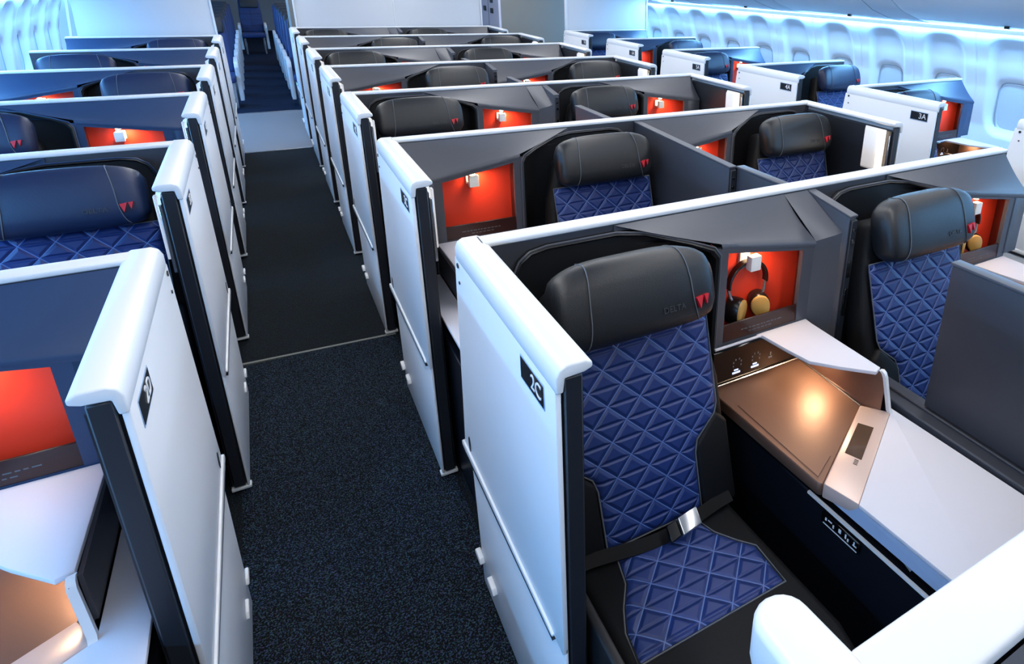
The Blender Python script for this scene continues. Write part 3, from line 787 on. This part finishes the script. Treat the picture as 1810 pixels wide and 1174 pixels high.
# bulkheads
def bulkhead(name, x0, x1, y, z0, z1, label, slant=0, seams=()):
    t = thing(name, label, 'bulkhead', ((x0+x1)/2, y, 0), 'white bulkheads')
    h = (x1-x0)/2
    mb = MB(); mb.prism([(-h, z0), (h, z0), (h-slant*.2, z1), (-h+slant, z1)], lambda p, q, u: (p, u, q), 0, .04)
    part('panel', mb.mesh('panel', 'bulkhead', .006, 2), t)
    mb = MB().box(-h, h, -.012, .0, 1.155, 1.175)
    part('bottom_trim', mb.mesh('bottom_trim', 'white_trim', .003, 1), t)
    for e0, e1 in ((-h, -h+slant), (h-.02, h-.02-slant*.2)):
        mb = MB(); mb.hexa([(e0, -.012, 1.16), (e0+.02, -.012, 1.16), (e0+.02, 0, 1.16), (e0, 0, 1.16), (e1, -.012, z1), (e1+.02, -.012, z1), (e1+.02, 0, z1), (e1, 0, z1)])
        part('edge_trim', mb.mesh('edge_trim', 'white_trim', .003, 1), t)
    for q in seams: part('seam_strip', box(q-.006, q+.006, -.006, .0, 1.16, z1).mesh('seam_strip', 'white_trim', .002, 1), t)
bulkhead('bulkhead', -1.42, -.30, YL(7)+.06, .0, 2.1, 'bluish white bulkhead behind the last row of the left block', slant=.1)
bulkhead('bulkhead', .43, 2.61, YC(8)+.06, .0, 2.1, 'wide pale grey bulkhead with middle seam behind the centre block', seams=(0,))
bulkhead('bulkhead', 3.42, 4.62, YR(7)+.06, .0, 2.1, 'light blue bulkhead behind the last row by the right wall', slant=0)
# galley block at the rear of the right aisle
t = thing('galley_unit', 'beige and lilac galley column with black latches beyond the right aisle', 'galley unit', (3.2, 9.0, 0))
part('front_panel', box(-.27, .9, 0, .05, 0, 2.2).mesh('front_panel', 'galley_beige'), t)
sp = part('side_panel', box(-.30, -.27, 0, 1.05, 0, 2.2).mesh('side_panel', 'galley_lilac'), t)
part('body', box(-.27, .9, .05, 1.05, 0, 2.2).mesh('body', 'galley_beige'), t)
for y, z in ((.30, 1.50), (.30, 1.36), (.62, 1.38), (.35, 1.08), (.3, 1.62), (.62, 1.6)):
    part('latch', box(-.308, -.299, y-.06, y+.06, z-.035, z+.035).mesh('latch', 'latch_black', .003, 1), sp)
part('door_gap', box(-.302, -.299, .45, .462, 0, 2.2).mesh('door_gap', 'seam_dark', smooth=0), sp)

# ------------------------------------------------------------------ economy seats beyond the bulkheads
def eco_kit():
    k = Kit()
    bp = lambda x, s, d: Vector((x, .10+.16*s-d*.97, .45+.70*s+d*.2))
    mb = MB(); mb.prism([(-.21, 0), (.21, 0), (.22, .5), (.20, 1), (-.20, 1), (-.22, .5)], lambda p, q, t: bp(p, q, t), -.08, .02)
    bk = k.add('backrest', mb.mesh('backrest', 'eco_blue', .03, 3))
    mb = MB()
    for s in (.2, .38, .56): mb.tube([bp(x, s, .021) for x in (-.19, 0, .19)], .003, 6)
    mb.tube([bp(0, s, .021) for s in (.1, .65)], .003, 6)
    k.add('seam', mb.mesh('seam', 'eco_dark'), bk)
    mb = MB(); mb.prism([(-.17, .74), (.17, .74), (.18, .9), (.16, 1.04), (-.16, 1.04), (-.18, .9)], lambda p, q, t: bp(p, q, t), .0, .06)
    k.add('headrest', mb.mesh('headrest', 'eco_dark', .02, 3))
    k.add('seat_cushion', box(-.22, .22, -.38, .12, .36, .46).mesh('seat_cushion', 'eco_blue', .03, 3))
    for sg in (-1, 1):
        mb = MB(); mb.prism([(-.30, .56), (-.28, .63), (.12, .66), (.16, .60), (.10, .10), (-.22, .10), (-.24, .40)], lambda p, q, t: (t, p, q), sg*.25-.025, sg*.25+.025)
        k.add('armrest', mb.mesh('armrest', 'white_plastic', .01, 2))
    for x in (-.18, .18):
        k.add('leg', box(x-.02, x+.02, -.25, .1, 0, .36).mesh('leg', 'metal', .005, 1))
    return k
ECO = eco_kit()
for r in range(6):
    ECO.place('passenger_chair', f'dark blue passenger seat left of the rear aisle, row {r+1} beyond the bulkhead', 'seat', (-.52, 10.75+.95*r, 0), 'rear cabin seats left of the aisle')
for r in range(6):
    ECO.place('passenger_chair', f'blue passenger seat right of the rear aisle, row {r+1} beyond the bulkhead', 'seat', (.60, 10.6+.95*r, 0), 'rear cabin seats right of the aisle')
ECO.place('passenger_chair', 'blue passenger seat facing the camera at the far end of the aisle', 'seat', (.0, 17.6, 0))
for r in range(4):
    ECO.place('passenger_chair', f'blue passenger seat seen past the centre bulkhead, row {r+1} back', 'seat', (3.35+.28*r, 11.2+.95*r, 0), 'rear cabin seats past the centre bulkhead')
o = struct('wall_rear', box(-2.2, 5.4, 24, 24.1, 0, 2.3).mesh('wall_rear', 'bulkhead'))
o = struct('wall_galley', box(.41, 1.9, 9.3, 9.9, 0, 2.2).mesh('wall_galley', 'galley_beige'))

# ------------------------------------------------------------------ light
w = bpy.data.worlds.new('world'); bpy.context.scene.world = w; w.use_nodes = True
w.node_tree.nodes['Background'].inputs[0].default_value = (.75, .85, 1, 1)
w.node_tree.nodes['Background'].inputs[1].default_value = .2
for nm, x in (('left', .04), ('right', 3.03), ('centre', 1.52)):
    area(f'ceiling_lamp_{nm}', None, (x, 4.0, 2.235), (0, 0, 0), .28, 40 if nm != 'centre' else 46, (1, .975, .945), 12)
area('cove_lamp_right', None, (4.76, 6.5, 1.553), (0, R(32), 0), .05, 370, (.20, .54, 1), 18)
area('cove_lamp_left', None, (2*AX-4.76, 6.5, 1.553), (0, R(-32), 0), .05, 400, (.15, .48, 1), 18)
area('rear_cabin_lamp', None, (1.5, 15, 2.25), (0, 0, 0), 3, 60, (.95, .97, 1), 10)

# ------------------------------------------------------------------ camera (a cropped frame, hence the lens shift)
cam = bpy.data.cameras.new('camera'); co = bpy.data.objects.new('camera', cam); C.objects.link(co)
rx, ry, rz, f, cx, cy = .35, .032, .561, 1133.638, 1171.843, 379.464
fw = Vector((math.sin(rz)*math.cos(rx), math.cos(rz)*math.cos(rx), -math.sin(rx)))
rt = fw.cross(Vector((0, 0, 1))).normalized(); up = rt.cross(fw)
r2 = rt*math.cos(ry)+up*math.sin(ry); u2 = -rt*math.sin(ry)+up*math.cos(ry)
M = Matrix((r2, u2, -fw)).transposed().to_4x4(); M.translation = (0, 0, 1.8307)
co.matrix_world = M
cam.sensor_fit = 'HORIZONTAL'; cam.sensor_width = 36; cam.lens = f/1810*36
cam.shift_x = (905-cx)/1810; cam.shift_y = (cy-587)/1810
cam.clip_start = .02; cam.clip_end = 100
sc = bpy.context.scene; sc.camera = co
sc.view_settings.view_transform = 'Standard'; sc.view_settings.look = 'None'
sc.view_settings.exposure = .12; sc.view_settings.gamma = 1; sc.view_settings.use_curve_mapping = False
